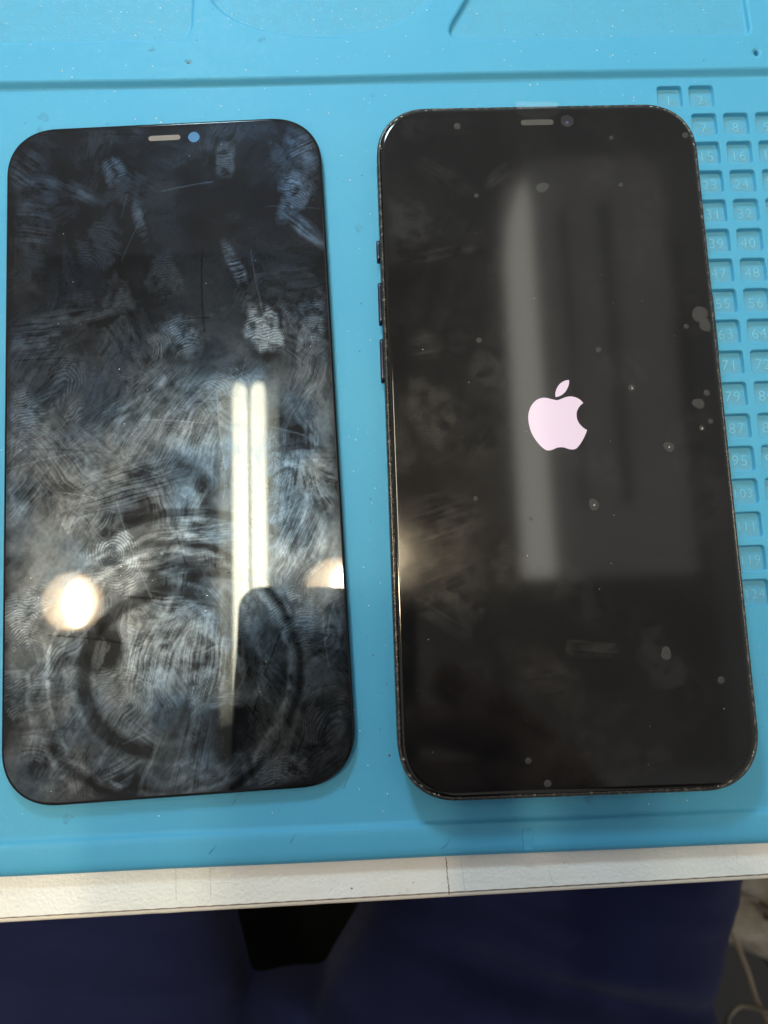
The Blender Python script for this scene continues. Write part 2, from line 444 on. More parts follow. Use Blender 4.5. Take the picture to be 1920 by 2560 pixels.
# ------------------------------------------------------------------ dense glass face carrying a smudge mask
def glass_face(W, H, R_, z, nx, ny, maskf, p=2.25):
    ys = np.linspace(-H / 2, H / 2, ny)
    d = np.clip(np.abs(ys) - (H / 2 - R_), 0, R_) / R_
    hw = W / 2 - R_ + R_ * (1 - d ** p) ** (1 / p)
    u = np.linspace(-1, 1, nx)
    X = hw[:, None] * u[None, :]; Y = np.repeat(ys[:, None], nx, 1)
    co = np.stack([X, Y, np.full_like(X, z)], -1).reshape(-1, 3)
    i = (np.arange(ny - 1)[:, None] * nx + np.arange(nx - 1)[None, :]).ravel()
    quads = np.stack([i, i + 1, i + 1 + nx, i + nx], 1)
    me = bpy.data.meshes.new('screen_glass')
    me.vertices.add(len(co)); me.vertices.foreach_set('co', (co * S).ravel())
    me.loops.add(quads.size); me.loops.foreach_set('vertex_index', quads.ravel().astype(np.int32))
    me.polygons.add(len(quads)); me.polygons.foreach_set('loop_start', np.arange(0, quads.size, 4, dtype=np.int32))
    me.update(calc_edges=True)
    a = me.attributes.new('smudge', 'FLOAT', 'POINT')
    a.data.foreach_set('value', np.clip(maskf(X.ravel(), Y.ravel()), 0, 1).astype(np.float32))
    return me

def ellipse_mask(x, y, cx, cy, a, b, ang, soft=.35):
    c, s_ = math.cos(ang), math.sin(ang)
    u = (x - cx) * c + (y - cy) * s_; v = -(x - cx) * s_ + (y - cy) * c
    return u, v, 1 - sstep(1 - soft, 1 + soft * .4, np.sqrt((u / a) ** 2 + (v / b) ** 2))
def add_print(M, x, y, cx, cy, a, b, ang, st, kind, seed, period=.62):
    sel = (np.abs(x - cx) < max(a, b) * 1.3) & (np.abs(y - cy) < max(a, b) * 1.3)
    if not sel.any(): return
    xs_, ys_ = x[sel], y[sel]
    u, v, m = ellipse_mask(xs_, ys_, cx, cy, a, b, ang)
    rad_ = np.sqrt((u / a) ** 2 + (v / b) ** 2) + 1.1 * (fbm(u * .28 + 3, v * .28, seed + 2, 3) - .5)
    m = 1 - sstep(.55, 1.05, rad_)
    wob = (fbm(u * .35 + 9, v * .35, seed, 3) - .5) * 2.2
    if kind == 0:   ph = np.sqrt((u * 1.15) ** 2 + (v - .2 * b) ** 2) + wob * .5     # whorl
    elif kind == 1: ph = v + .05 * u * u + wob * .9                                     # arch
    else:           ph = np.sqrt(u ** 2 + (v + b * .9) ** 2) + wob * .7                 # loop
    ridge = .5 + .5 * np.sin(ph * 2 * math.pi / period)
    ridge = sstep(.25, .75, ridge)
    blot = sstep(.25, .6, fbm(u * .5, v * .5, seed + 5, 3))
    val = m * st * (.35 + .65 * ridge) * (.2 + .8 * blot)
    M[sel] = M[sel] * (1 - m * .45) + val
def add_smear(M, x, y, cx, cy, a, b, ang, st, seed):
    sel = (np.abs(x - cx) < max(a, b) * 1.4) & (np.abs(y - cy) < max(a, b) * 1.4)
    if not sel.any(): return
    u, v, m = ellipse_mask(x[sel], y[sel], cx, cy, a, b, ang, .55)
    if seed % 4 == 0: # flat-edged wipe rather than a soft oval
        ed = .8 * (fbm(u * .4, v * .4, seed + 9, 3) - .5)
        m = sstep(1.05, .85, np.abs(u) / a + ed) * sstep(1.04, .9, np.abs(v) / b + ed)
    str_ = fbm(u * .10, v * 4.6, seed, 2) * .42 + .58 * fbm(u * .35, v * .5, seed + 3, 4)
    M[sel] = M[sel] * (1 - .35 * m) + m * st * sstep(.28, .75, str_)
def erase(M, x, y, cx, cy, a, b, ang, k, seed):
    u, v, m = ellipse_mask(x, y, cx, cy, a, b, ang, .3)
    M *= 1 - k * m * sstep(.2, .5, fbm(u * .3, v * 2.0, seed, 3))

def mask_left(x, y):
    rnd = random.Random(11)
    dens = .22 + .78 * sstep(30, 5, y) - .25 * sstep(-62, -74, y)
    wx = x + 9 * (fbm(x * .055, y * .055, 401, 2) - .5) + 1.6 * (fbm(x * .25, y * .25, 403, 2) - .5)   # strokes bend with the hand
    wy = y + 9 * (fbm(x * .055 + 7, y * .055, 402, 2) - .5) + 1.6 * (fbm(x * .25, y * .25 + 5, 404, 2) - .5)
    M = dens * .34 * sstep(.28, .75, fbm(wx * .11, wy * .11, 3, 5)) + .04
    for k in range(240):
        cx, cy = rnd.uniform(-36, 36), rnd.uniform(-74, 74)
        low = cy < 22
        if not low and (abs(cx - 8) < 14 and cy < 66 or rnd.random() < .45): continue
        if cx > 14 and cy < -58 and rnd.random() < .6: continue
        add_smear(M, wx, wy, cx, cy, rnd.uniform(3, 12), rnd.uniform(1.5, 6), rnd.choice((rnd.uniform(0, math.pi), rnd.gauss(1.57, .3), rnd.gauss(.6, .4))), rnd.uniform(.12, .46) * (1 if low else .36), 50 + k)
    for k in range(42):
        cx, cy = rnd.uniform(-35, 35), rnd.uniform(-72, 72)
        low = cy < 26
        if not low and (abs(cx - 8) < 12 or rnd.random() < .45): continue
        add_print(M, wx, wy, cx, cy, rnd.uniform(3.2, 6), rnd.uniform(4, 8), rnd.uniform(-1.2, 1.2), rnd.uniform(.2, .45) * (1 if low else .55), rnd.choice((0, 1, 1, 2, 2)), 300 + k, rnd.uniform(.48, .6))
    # prints that can be picked out in the photograph
    for cx, cy, a, b, an, st, kd in ((20.6, 22.4, 4.6, 6.2, .1, 1.0, 1), (3.5, 22.5, 5.5, 6.5, .2, .5, 2), (-12.1, -25.6, 6.5, 7.5, .3, .62, 0), (-15.3, 45, 6, 7.5, -.5, .22, 2),
                                     (-.5, 36, 4.5, 8, .1, .2, 2), (29.2, 55, 4.2, 7.5, -.5, .5, 1), (24.7, -39.4, 6, 8, .2, .42, 1), (18.5, -70.0, 8, 4.5, .15, .5, 1),
                                     (-11.0, 62, 3.5, 4.5, .4, .4, 1), (13.5, 63.5, 2.6, 5, 0, .22, 1), (-30, 5, 4.5, 7, .2, .5, 1), (31.5, 26, 3.5, 7, .0, .45, 1)):
        add_print(M, x, y, cx, cy, a, b, an, st, kd, int(900 + cx * 7), .6)
    for cx, cy, a, b, an, st in ((15.5, 36, 1.6, 8, .25, .7), (-20.5, 58.3, 7, 2.4, -.45, .42), (31, 46, 7, 1.9, -.85, .75), (-28, 52, 4, 14, -.1, .35), (-5.5, 49, 1.4, 6, .1, .4), (-31, 63, 4, 6, -.6, .45),
                                 (31.5, 66, 4, 6, .5, .4), (-18, 29, 12, 3, .1, .3), (-28.5, 24, 6, 5, .0, .45), (-12.6, -67.5, 4.5, 3, .3, .75), (2, -72, 16, 5, 1.4, .35), (0, 3, 14, 12, .9, .35), (-22, -3, 12, 9, -.8, .4),
                                 (6, -48, 10, 7, 1.4, .62), (-5, -47, 9, 7, 1.2, .5), (4, -20, 9, 5, .1, .5), (4, 0, 6, 9, 1.2, .42), (-5, -27, 20, 4, .1, .3), (18, -8, 10, 14, 1.3, .4), (-10, -10, 14, 6, .2, .35), (24, -22, 7, 10, 1.0, .4)):
        add_smear(M, x * .5 + wx * .5, y * .5 + wy * .5, cx, cy, a, b, an, st, 4 * int(180 + cx * 3 + cy) + 1)
    # wiped-clean rings left by a suction cup
    cx, cy = -2.0, -49.0
    wob = 1.2 * (fbm(x * .12, y * .12, 77, 3) - .5)
    r = np.hypot((x - cx) * .98, (y - cy)) + 1.6 * wob; th = np.arctan2(y - cy, x - cx)
    def band(r0, r1, s_=.5): return sstep(r0 - s_, r0 + s_, r) * (1 - sstep(r1 - s_, r1 + s_, r))
    gaps = .4 + .6 * sstep(.36, .52, fbm(th * 2.2 + 5, r * .12, 81, 3))
    inner = band(14.9, 17.9, .8) * np.maximum(gaps, 1.0 * (np.cos(th) < -.2))
    outer_b = band(25.2, 26.8, .6) * sstep(.2, .6, np.sin(th * 1.0 + 2.0) * .5 + .75) * (.5 + .5 * sstep(.3, .5, fbm(th * 3, r * .1, 83, 2)))
    M *= 1 - .72 * inner; M *= 1 - .75 * outer_b
    M += .2 * band(27.3, 28.3, .35) * sstep(.35, .6, fbm(th * 6, r * .3, 84, 3)) * (np.cos(th) < .3)
    M += .30 * band(23.6, 24.4, .3) * sstep(.4, .6, fbm(th * 9, r * .3, 85, 3))
    M *= 1 - .35 * band(18.4, 24.2, .6) * sstep(.35, .6, fbm(th * 5, r * .5, 86, 3))
    # second, larger wiped arc above
    r2 = np.hypot(x - 2, y + 54) + wob
    arc = sstep(36.4, 36.9, r2) * (1 - sstep(38.2, 38.9, r2)) * (np.abs(x - 4) < 17)
    M *= 1 - .55 * arc
    for a in ((1.5, -27.2, 9, 1.1, .12), (6, -29.5, 8, 2.2, 0.0), (20, -9, 5, .7, .15), (27, -3.2, 9, .9, .1), (-22, -31, 3, .5, 0)):
        erase(M, wx, wy, *a, .55, int(40 + a[0]))
    # long straight wipe streaks and scratches
    for k in range(30):
        px, py = rnd.uniform(-34, 34), rnd.uniform(-70, 60); an = rnd.choice((rnd.uniform(-.4, .4), rnd.uniform(1.1, 1.9))); L = rnd.uniform(2, 11)
        c, s_ = math.cos(an), math.sin(an); u = (x - px) * c + (y - py) * s_; v = -(x - px) * s_ + (y - py) * c + .004 * u * u
        M += rnd.choice((-.15, .16, .22)) * (np.abs(u) < L) * np.exp(-(v / .11) ** 2)
    edge = sstep(2.2, .3, np.minimum(35.3 - np.abs(x), 73.6 - np.abs(y)))
    M *= 1 - .45 * edge
    M *= .72 + .56 * fbm(x * 1.6, y * 1.6, 21, 3)          # fine mottling
    M = np.clip(M, 0, 1)
    return 1.18 * M ** 1.25
def mask_right(x, y):
    rnd = random.Random(5)
    M = .05 * sstep(.35, .75, fbm(x * .06, y * .06, 13, 4)) + .02
    for k in range(48):
        cx, cy = rnd.uniform(-34, 34), rnd.uniform(-72, 72)
        if cx > -8 and rnd.random() < .4: continue
        add_smear(M, x, y, cx, cy, rnd.uniform(4, 11), rnd.uniform(2, 6), rnd.uniform(0, math.pi), rnd.uniform(.03, .10), 1500 + k)
    for k in range(44):
        cx, cy = rnd.uniform(-34, 34), rnd.uniform(-72, 72)
        if cx > -5 and rnd.random() < .35: continue
        add_print(M, x, y, cx, cy, rnd.uniform(3.5, 6), rnd.uniform(5, 8), rnd.uniform(-1, 1), rnd.uniform(.05, .15), rnd.randrange(3), 1700 + k, .62)
    for cx, cy, a, b, an, st in ((-27, -29, 9, 9, .4, .14), (-27, 18.5, 4, 3.4, .2, .22), (-22, 39, 9, 1.6, .2, .22), (-24, -38, 6, 4, -.6, .28), (-21, 57, 8, 3, -.6, .16), (-9, 57, 5, 1.8, .7, .2), (-25, -20, 9, 8, .3, .12), (4, -46, 5, 1.6, -.1, .2), (-6, -52, 8, 4, .1, .14)):
        add_smear(M, x, y, cx, cy, a, b, an, st, int(1900 + cx))
    for cx, cy, a, b, an, st, kd in ((-29, 46, 6, 6, .3, .20, 0), (-26, 4, 6, 8, .5, .2, 0), (-14, 12, 4, 6, .2, .17, 0), (18, -49, 5, 6, .2, .22, 0), (10, -68, 8, 4, .2, .16, 2), (29, -12, 4, 6, .2, .12, 1), (-20, -52, 5, 8, .3, .14, 1)):
        add_print(M, x, y, cx, cy, a, b, an, st, kd, int(2100 + cx))
    # wedge wiped by the edge of the film over the earpiece
    wedge = (y > 70.2) * (y < 72.4) * (np.abs(x - .6) < 4.5 * sstep(69.5, 72, y) + .4)
    M += .10 * wedge
    M += .62 * np.exp(-((x + 36.5) / 5) ** 2 - ((y + 26.5) / 6.5) ** 2) * (.75 + .5 * fbm(x * .3, y * .3, 29, 3))  # haze patch added to carry the lamp's warm glow at the left edge
    M *= 1.1 * (.7 + .6 * fbm(x * 1.8, y * 1.8, 23, 3))
    return M

def slab(outline, levels, name, mat, parent, cap0=True, cap1=False):
    q = MB(); q.loft([z_(inset_loop(outline, i), z) for i, z in levels], True, cap0, cap1)
    return q.build(name, mat, parent)
def pill(w, h, z, n=10):
    r = h / 2; return [(math.copysign(w / 2 - r, math.cos(a)) + r * math.cos(a), r * math.sin(a), z) for a in np.linspace(-math.pi / 2 + .001, 1.5 * math.pi + .001, 4 * n, endpoint=False)]

# ------------------------------------------------------------------ loose greasy display (left)
LW, LH = 70.72, 147.22
lp = empty('display_panel', (-41.15, -17.82, 0), 0.02968)
tag(lp, 'loose black display panel covered in fingerprints and a suction-cup ring, left of the phone', 'phone display')
ol = rr(LW, LH, 11.6, 18)
slab(ol, [(1.5, .06), (1.1, .12), (.7, .5), (.62, 1.15)], 'backplate', M_BLACK, lp, True, True)
slab(ol, [(.55, 1.16), (.12, 1.3), (0, 1.55), (.03, 1.82), (.14, 2.06), (.34, 2.17), (.6, 2.2)], 'glass_edge', M_GLASS_L, lp, True, False)
link('screen_glass', glass_face(LW - 1.2, LH - 1.2, 11.0, 2.2, 330, 690, mask_left), M_GLASS_L, lp)
M_MESH = plain('grey_earpiece_mesh', (.20, .18, .165), .7)
M_LENS = plain('blue_lens_hole', (.045, .17, .36), .7)
q = MB(); q.add(pill(7.2, 1.25, 0), [tuple(range(40))]); o = q.build('earpiece_slot', M_MESH, lp); o.location = Vector((.05, 69.85, 2.215)) * S
q = MB(); q.add([(1.28 * math.cos(a), 1.28 * math.sin(a), 0) for a in np.linspace(0, 2 * math.pi, 32, endpoint=False)], [tuple(range(32))])
o = q.build('camera_hole', M_LENS, lp); o.location = Vector((6.7, 69.7, 2.215)) * S

# ------------------------------------------------------------------ phone (right)
RW, RH = 71.5, 148.1
rp = empty('smartphone', (40.31, -18.67, 0), -0.00208)
tag(rp, 'black smartphone starting up with a pale pink fruit logo on its dark screen', 'smartphone')
orr = rr(RW, RH, 11.9, 18, 0, -.7)
slab(orr, [(.9, .05), (.25, .2), (.03, .6), (0, 1.2), (0, 6.2), (.05, 6.62), (.28, 6.9), (.55, 6.98), (.78, 6.9), (.82, 6.5)], 'frame', M_FRAME, rp, True, True)
M_GEDGE = plain('glass_edge_black', (.006, .006, .006), .08)
slab(orr, [(.86, 6.55), (.88, 7.0), (.98, 7.22), (1.25, 7.36), (1.7, 7.4)], 'glass_edge', M_GEDGE, rp, False, False)
gr = link('screen_glass', glass_face(RW - 3.4, RH - 3.4, 10.2, 7.4, 330, 680, mask_right), M_GLASS_R, rp); gr.location.y = -.7 * S
q = MB(); q.add(pill(7.3, 1.35, 0), [tuple(range(40))]); o = q.build('earpiece_slot', plain('dim_earpiece_mesh', (.055, .052, .048), .7), rp); o.location = Vector((.15, 68.85, 7.415)) * S
q = MB(); q.loft([[(1.45 * k * math.cos(a), 1.45 * k * math.sin(a), z) for a in np.linspace(0, 2 * math.pi, 32, endpoint=False)] for k, z in ((1, 0), (.8, .012), (.45, .02), (.2, .022))], True, False, True)
o = q.build('front_camera', plain('dim_camera_glass', (.018, .018, .024), .2), rp); o.location = Vector((6.85, 69.1, 7.412)) * S
q = MB(); q.add([(.34 * math.cos(a), .34 * math.sin(a), 0) for a in np.linspace(0, 2 * math.pi, 16, endpoint=False)], [tuple(range(16))])
o2 = q.build('camera_pupil', plain('violet_pupil', (.07, .07, .17), .2), o); o2.location = Vector((-.05, -.45, .028)) * S
# side keys
def key(name, side, ya, yb):
    q = MB(); L_ = yb - ya; n = 8
    sec = [(-.3, .45, 0), (.35, .45, 0), (.5, .3, 0)]
    prof = rr(2.3, L_, 1.1, 6, 0, 0, 2)
    rings = [[(side * d, y + (ya + yb) / 2, 4.4 + u) for u, y in inset_loop(prof, i)] for d, i in ((35.5, 0), (36.25, 0), (36.42, .1), (36.5, .3))]
    q.loft(rings, True, True, True); bm_o = q.build(name, M_BUTTON, rp); return bm_o
key('mute_switch', -1, 37.9, 43.0); key('volume_key', -1, 23.5, 33.2); key('volume_key', -1, 10.6, 20.4); key('power_key', 1, 14, 29)
# start-up emblem: body with a bite, and a leaf
def smooth_chain(chains, n=5):
    out = []
    for ch in chains:
        P = [Vector(p) for p in ch]
        P = [P[0] * 2 - P[1]] + P + [P[-1] * 2 - P[-2]]
        for i in range(1, len(P) - 2):
            for k in range(n):
                t = k / n; a, b, c, d = P[i - 1], P[i], P[i + 1], P[i + 2]
                out.append(tuple(.5 * ((2 * b) + (c - a) * t + (2 * a - 5 * b + 4 * c - d) * t * t + (-a + 3 * b - 3 * c + d) * t ** 3)))
    return out
body = smooth_chain([
    [(0.07, 4.88), (-1.01, 5.16), (-2.09, 5.45), (-3.19, 5.41), (-4.32, 4.88), (-5.31, 3.78), (-5.88, 2.48), (-6.09, 1.18), (-6.0, -0.32), (-5.66, -1.82), (-5.02, -3.23), (-4.2, -4.46), (-3.35, -5.37), (-2.65, -5.8), (-1.93, -5.82), (-1.19, -5.6), (-0.45, -5.31), (0.28, -5.24), (1.0, -5.32), (1.71, -5.59), (2.42, -5.78), (3.15, -5.75), (3.71, -5.43), (4.5, -4.53), (5.22, -3.44), (5.75, -2.43), (6.04, -1.75)],
    [(6.04, -1.75), (5.3, -1.21), (4.62, -0.44), (4.18, 0.5), (4.08, 1.44), (4.24, 2.38), (4.71, 3.21), (5.2, 3.76), (5.69, 4.12)],
    [(5.69, 4.12), (5.01, 4.89), (4.13, 5.39), (3.23, 5.6), (2.31, 5.54), (1.37, 5.24), (0.62, 4.96), (0.07, 4.88)]])
leaf = smooth_chain([[(3.03, 9.21), (2.1, 9.05), (1.04, 8.41), (0.34, 7.48), (-0.04, 6.45), (-0.07, 5.55)], [(-0.07, 5.55), (0.86, 5.77), (1.82, 6.4), (2.53, 7.33), (2.97, 8.36), (3.03, 9.21)]])
def logo_mat():
    m, nt, b = new_mat('lit_emblem'); v = coords(nt)
    b.inputs['Base Color'].default_value = (.02, .02, .02, 1); b.inputs['Roughness'].default_value = .1
    n = noise(nt, v, .25, 2)
    nt.links.new(mixc(nt, n, (.60, .495, .55), (.615, .48, .575)), b.inputs['Emission Color']); b.inputs['Emission Strength'].default_value = 1.0
    return m
M_LOGO = logo_mat()
v, t = tess([body], 7.42); q = MB(); q.add(v, t); lo = q.build('startup_emblem', M_LOGO, rp)
v, t = tess([leaf], 7.42); q = MB(); q.add(v, t); q.build('emblem_leaf', M_LOGO, lo)
# air bubbles under the protective film, and its pull tab
def film_mat(name, col, alpha, rough=.4):
    m, nt, b = new_mat(name)
    b.inputs['Base Color'].default_value = (*col, 1); b.inputs['Roughness'].default_value = rough; b.inputs['Alpha'].default_value = alpha
    return m
M_BUB = film_mat('air_bubble_film', (.11, .11, .11), .34, .6)
M_BUBC = film_mat('bubble_core', (.5, .5, .48), .8, .5)
M_TAB = film_mat('clear_film_tab', (.55, .68, .74), .14, .35)
for i, (bx, by, br, el) in enumerate(((.3, 53.2, 1.4, .8), (32.2, 23.1, 1.6, 1.15), (33.1, 20.6, 1.1, 1.5), (22.9, -5.8, 1.08, 1), (6.3, -17.5, 1.1, 1.05), (18.5, -48, 1.15, 1.05), (29, -53.6, .72, 1), (-10.4, -67.6, .62, 1), (-6.9, -72, .72, 1), (30, 3.3, 1.25, .9),
                                      (16.2, 7.1, .7, 1), (-17.7, 68.3, .75, 1), (33, 65, .7, 1), (9.8, 15.7, .6, 1), (-15.5, 18.5, .6, 1), (32, 5.6, .65, 1), (29, 20.4, .55, 1), (30.2, -2, .6, 1), (32.2, -.6, .55, 1), (17.6, 53.4, .5, 1), (-14.3, 51.6, .5, 1), (16.5, 64.8, .45, 1), (-6.9, -20, .45, 1), (-18, -15.5, .5, 1))):
    q = MB(); n = 20; wv = [1 + .10 * math.sin(2 * a + i) + .06 * math.sin(3 * a + 2 * i) if br > 1 else 1 + .03 * math.sin(2 * a + i) for a in np.linspace(0, 2 * math.pi, n, endpoint=False)]
    q.loft([[(br * k * wv[j] * math.cos(2 * math.pi * j / n), br * el * k * wv[j] * math.sin(2 * math.pi * j / n), z) for j in range(n)] for k, z in ((1, 0), (.85, .02), (.4, .035))], True, False, True)
    o = q.build('air_bubble', M_BUB, rp); o.location = Vector((bx, by, 7.41)) * S
    if i in (3, 4, 17, 10):
        q = MB(); q.add([(.17 * math.cos(a), .2 * math.sin(a), 0) for a in np.linspace(0, 2 * math.pi, 8, endpoint=False)], [tuple(range(8))])
        c_ = q.build('dust_core', M_BUBC, o); c_.location = Vector((.05, -.1, .05)) * S
q = MB()
q.loft([[(-4.2, 72.2, 7.43), (4.9, 72.4, 7.43)], [(-4.3, 73.2, 7.42), (5.0, 73.2, 7.42)], [(-4.3, 74.1, 6.9), (5.1, 74.0, 6.9)], [(-4.2, 75.2, 5.9), (5.0, 74.9, 6.0)]], True, closed=False)
q.build('film_tab', M_TAB, rp)

# ------------------------------------------------------------------ dust and crumbs
def specks(n, region, z, smin, smax, seed, excl=None):
    rnd = random.Random(seed); q = MB()
    k = 0
    while k < n:
        x, y = rnd.uniform(region[0], region[1]), rnd.uniform(region[2], region[3])
        if excl and excl(x, y): continue
        k += 1
        s_ = smin + (smax - smin) * rnd.random() ** 3; a = rnd.uniform(0, 6.28); el = rnd.uniform(.35, 1)
        c, sn = math.cos(a) * s_, math.sin(a) * s_
        zz = z(x, y) if callable(z) else z
        v = [(x + c, y + sn, zz), (x - sn * el, y + c * el, zz), (x - c, y - sn, zz), (x + sn * el, y - c * el, zz), (x, y, zz + s_ * .7)]
        q.add(v, [(0, 1, 4), (1, 2, 4), (2, 3, 4), (3, 0, 4)])
    return q
M_DUST = plain('pale_dust', (.72, .72, .68), .8); M_CRUMB = plain('brown_crumb', (.16, .11, .07), .8); M_DUSTB = plain('dark_blue_fleck', (.03, .14, .22), .8)
def on_phone(x, y): return (-78 < x < -4 and -93 < y < 57) or (3 < x < 77 and -93 < y < 56)
def matz(x, y): return UZ + .01 if y > 68.2 else .012
def bad(x, y): return on_phone(x, y) or 66 < y < 68.3 or (x > 70 and -62 < y < 65)
o = specks(520, (-85, 97, -97, 92), matz, .045, .25, 3, bad).build('dust', M_DUST); tag(o, 'fine pale dust and flecks scattered over the blue mat', 'dust', kind='stuff')
o = specks(110, (-85, 97, -97, 92), matz, .05, .22, 4, bad).build('dark_flecks', M_DUSTB); tag(o, 'tiny dark flecks scattered over the blue mat', 'flecks', kind='stuff')
o = specks(24, (-5, 4, -90, 50), .012, .1, .32, 8).build('crumbs', M_CRUMB); tag(o, 'brown crumbs in the strip of mat between display and phone', 'crumbs', kind='stuff')
o = specks(70, (-34, 34, -71, 71), 2.21, .03, .15, 5).build('dust', M_DUST, lp); o['kind'] = 'stuff'
o = specks(60, (-33, 33, -71, 71), 7.41, .03, .13, 6).build('dust', M_DUST, rp); o['kind'] = 'stuff'
def chips(name, outline, z, n, seed, parent):
    rnd = random.Random(seed); q = MB(); m = len(outline)
    for k in range(n):
        i = rnd.randrange(m); t = rnd.random(); a, b = Vector(outline[i]), Vector(outline[(i + 1) % m])
        p = a.lerp(b, t); d = (b - a).normalized() if (b - a).length > 1e-6 else Vector((1, 0)); s_ = rnd.uniform(.08, .3)
        p = p + Vector((rnd.uniform(-.12, .12), rnd.uniform(-.12, .12)))
        q.add([(p.x - d.x * s_, p.y - d.y * s_, z), (p.x + d.y * .08, p.y - d.x * .08, z + .03), (p.x + d.x * s_, p.y + d.y * s_, z), (p.x - d.y * .08, p.y + d.x * .08, z + .03)], [(0, 1, 3), (1, 2, 3)])
    o = q.build(name, M_DUST, parent); o['kind'] = 'stuff'; return o
chips('lint', inset_loop(orr, .75), 6.99, 34, 31, rp)

# ------------------------------------------------------------------ person on the near side: lap, trunk and the arm holding the camera phone
person = empty('person', (-35, -330, -330))
tag(person, 'person in dark navy trousers sitting at the bench, lap below its front edge', 'person')
PINV = Matrix.Translation(-person.location)
gx, gy = np.meshgrid(np.linspace(-262, 236, 332), np.linspace(-560, 60, 400))
def capz(dx, hw, zt, zc): 
    q_ = np.clip(1 - np.abs(dx / hw) ** 2.4, 0, 1) ** (1 / 2.2); return np.where(np.abs(dx) < hw, zc + (zt - zc) * q_, zc - 4 * (np.abs(dx) - hw))
# right thigh spreads inward towards the crotch; left thigh nearly straight
inR = np.interp(gy, [-270, -228, -200, -168, -100, 60], [-40, -36, -20, 2, 16, 24]); outR = np.interp(gy, [-470, -212, -160, 60], [143, 146, 162, 176])
inL = np.interp(gy, [-270, -220, -175, 60], [-40, -57, -68, -88]); outL = np.full_like(gy, -232.0)
zR = capz(gx - (inR + outR) / 2, (outR - inR) / 2, -150, -205); zL = capz(gx - (inL + outL) / 2, (inL - outL) / 2, -150, -205)
Z = np.maximum(zR, zL)
# cloth bunched across the crotch
front = -203 - .0035 * (gx + 36) ** 2 * (np.abs(gx + 36) < 60) - 12.6 * (np.abs(gx + 36) >= 60)
front = front - .05 * np.abs(gx + 36)
bunch = -172 - 26 * sstep(0, 1, np.abs(gx + 36) / 120)
bz = bunch - 75 * (1 - np.sqrt(np.clip(1 - np.clip((gy - (front - 32)) / 32, 0, 1) ** 2, 0, 1)))
bz = bz - 5 * np.clip(gy - front, 0, 200) - 5 * np.clip(-225 - gx, 0, 200) - 5 * np.clip(gx - 140, 0, 200)
kk = 9.0
zm = np.maximum(Z, bz); Z = zm + kk * np.log(np.exp((Z - zm) / kk) + np.exp((bz - zm) / kk))
fold = 15 * (fbm(gx * .012 + .35 * gy * .02, gy * .035 + gx * .008, 61, 3) - .5) + 9 * np.exp(-((gy + 203 + .34 * (gx + 60)) / 6) ** 2) * sstep(-80, -30, gx) * (1 - sstep(60, 110, gx)) - 10 * np.exp(-((gy + 196 + .36 * (gx - 60)) / 7) ** 2) * sstep(0, 50, gx)
Z = Z + fold * sstep(-215, -180, Z)
Z = np.maximum(Z, -300)
ny, nx = Z.shape
co = np.stack([gx, gy, Z], -1).reshape(-1, 3)
i = (np.arange(ny - 1)[:, None] * nx + np.arange(nx - 1)[None, :]).ravel()
quads = np.stack([i, i + 1, i + 1 + nx, i + nx], 1)
keep = (Z.ravel()[quads] > -212).any(1)
quads = quads[keep]; used = np.unique(quads); rm = -np.ones(len(co), int); rm[used] = np.arange(len(used))
me = mesh('trousers', co[used], rm[quads].tolist(), True)
bm = bmesh.new(); bm.from_mesh(me)
bmesh.ops.bisect_plane(bm, geom=bm.verts[:] + bm.edges[:] + bm.faces[:], plane_co=(0, 0, -.211), plane_no=(0, 0, 1), clear_inner=True)
for f_ in bm.faces: f_.smooth = True
bm.to_mesh(me); bm.free()
o = link('trousers', me, M_TROUSER, person); o.matrix_parent_inverse = PINV

CM = CAM_ROT.to_matrix()
def cw(x, y, z): return CAM + CM @ Vector((x, y, z))          # camera-phone frame: the phone the picture is taken with
# trunk, head and arms: one skinned surface
J = {}
def skin(name, chains, mat, parent, sub=2):
    bm = bmesh.new(); lay = bm.verts.layers.skin.verify(); vs_ = {}
    root = None
    for ch in chains:
        prev = None
        for key_, p, r in ch:
            if key_ in vs_: vv = vs_[key_]
            else:
                vv = bm.verts.new(Vector(p) * S); vs_[key_] = vv
                vv[lay].radius = (r * S, r * S) if not isinstance(r, tuple) else (r[0] * S, r[1] * S)
                if root is None: root = vv; vv[lay].use_root = True
            if prev is not None and prev is not vv and bm.edges.get((prev, vv)) is None: bm.edges.new((prev, vv))
            prev = vv
    me = bpy.data.meshes.new(name); bm.to_mesh(me); bm.free()
    o = link(name, me, mat, parent)
    m1 = o.modifiers.new('skin', 'SKIN'); m1.use_smooth_shade = True
    m2 = o.modifiers.new('sub', 'SUBSURF'); m2.levels = sub; m2.render_levels = sub
    return o
wrist = Vector((104, -168, 150)); palm = Vector((66, -128, 172))
chains = [[('pelvis', (-35, -505, -235), (150, 105)), ('waist', (-35, -525, -60), (135, 95)), ('chest', (-35, -540, 150), (150, 100)), ('neck0', (-35, -535, 300), 60), ('neck', (-35, -525, 350), 52), ('head0', (-35, -515, 420), 70), ('head', (-35, -510, 500), 78), ('crown', (-35, -515, 570), 45)],
          [('chest', 0, 0), ('shR', (140, -535, 240), 62), ('elR', (225, -400, 30), 44), ('foR', (175, -290, 90), 38), ('wrR', wrist, 27), ('palR', palm, (17, 30))],
          [('chest', 0, 0), ('shL', (-210, -535, 240), 62), ('elL', (-280, -480, -40), 44), ('foL', (-235, -400, -95), 38), ('wrL', (-180, -345, -125), 27), ('palL', (-150, -320, -135), (18, 30))]]
bo = skin('body', chains, M_SHIRT, person); bo.matrix_parent_inverse = PINV
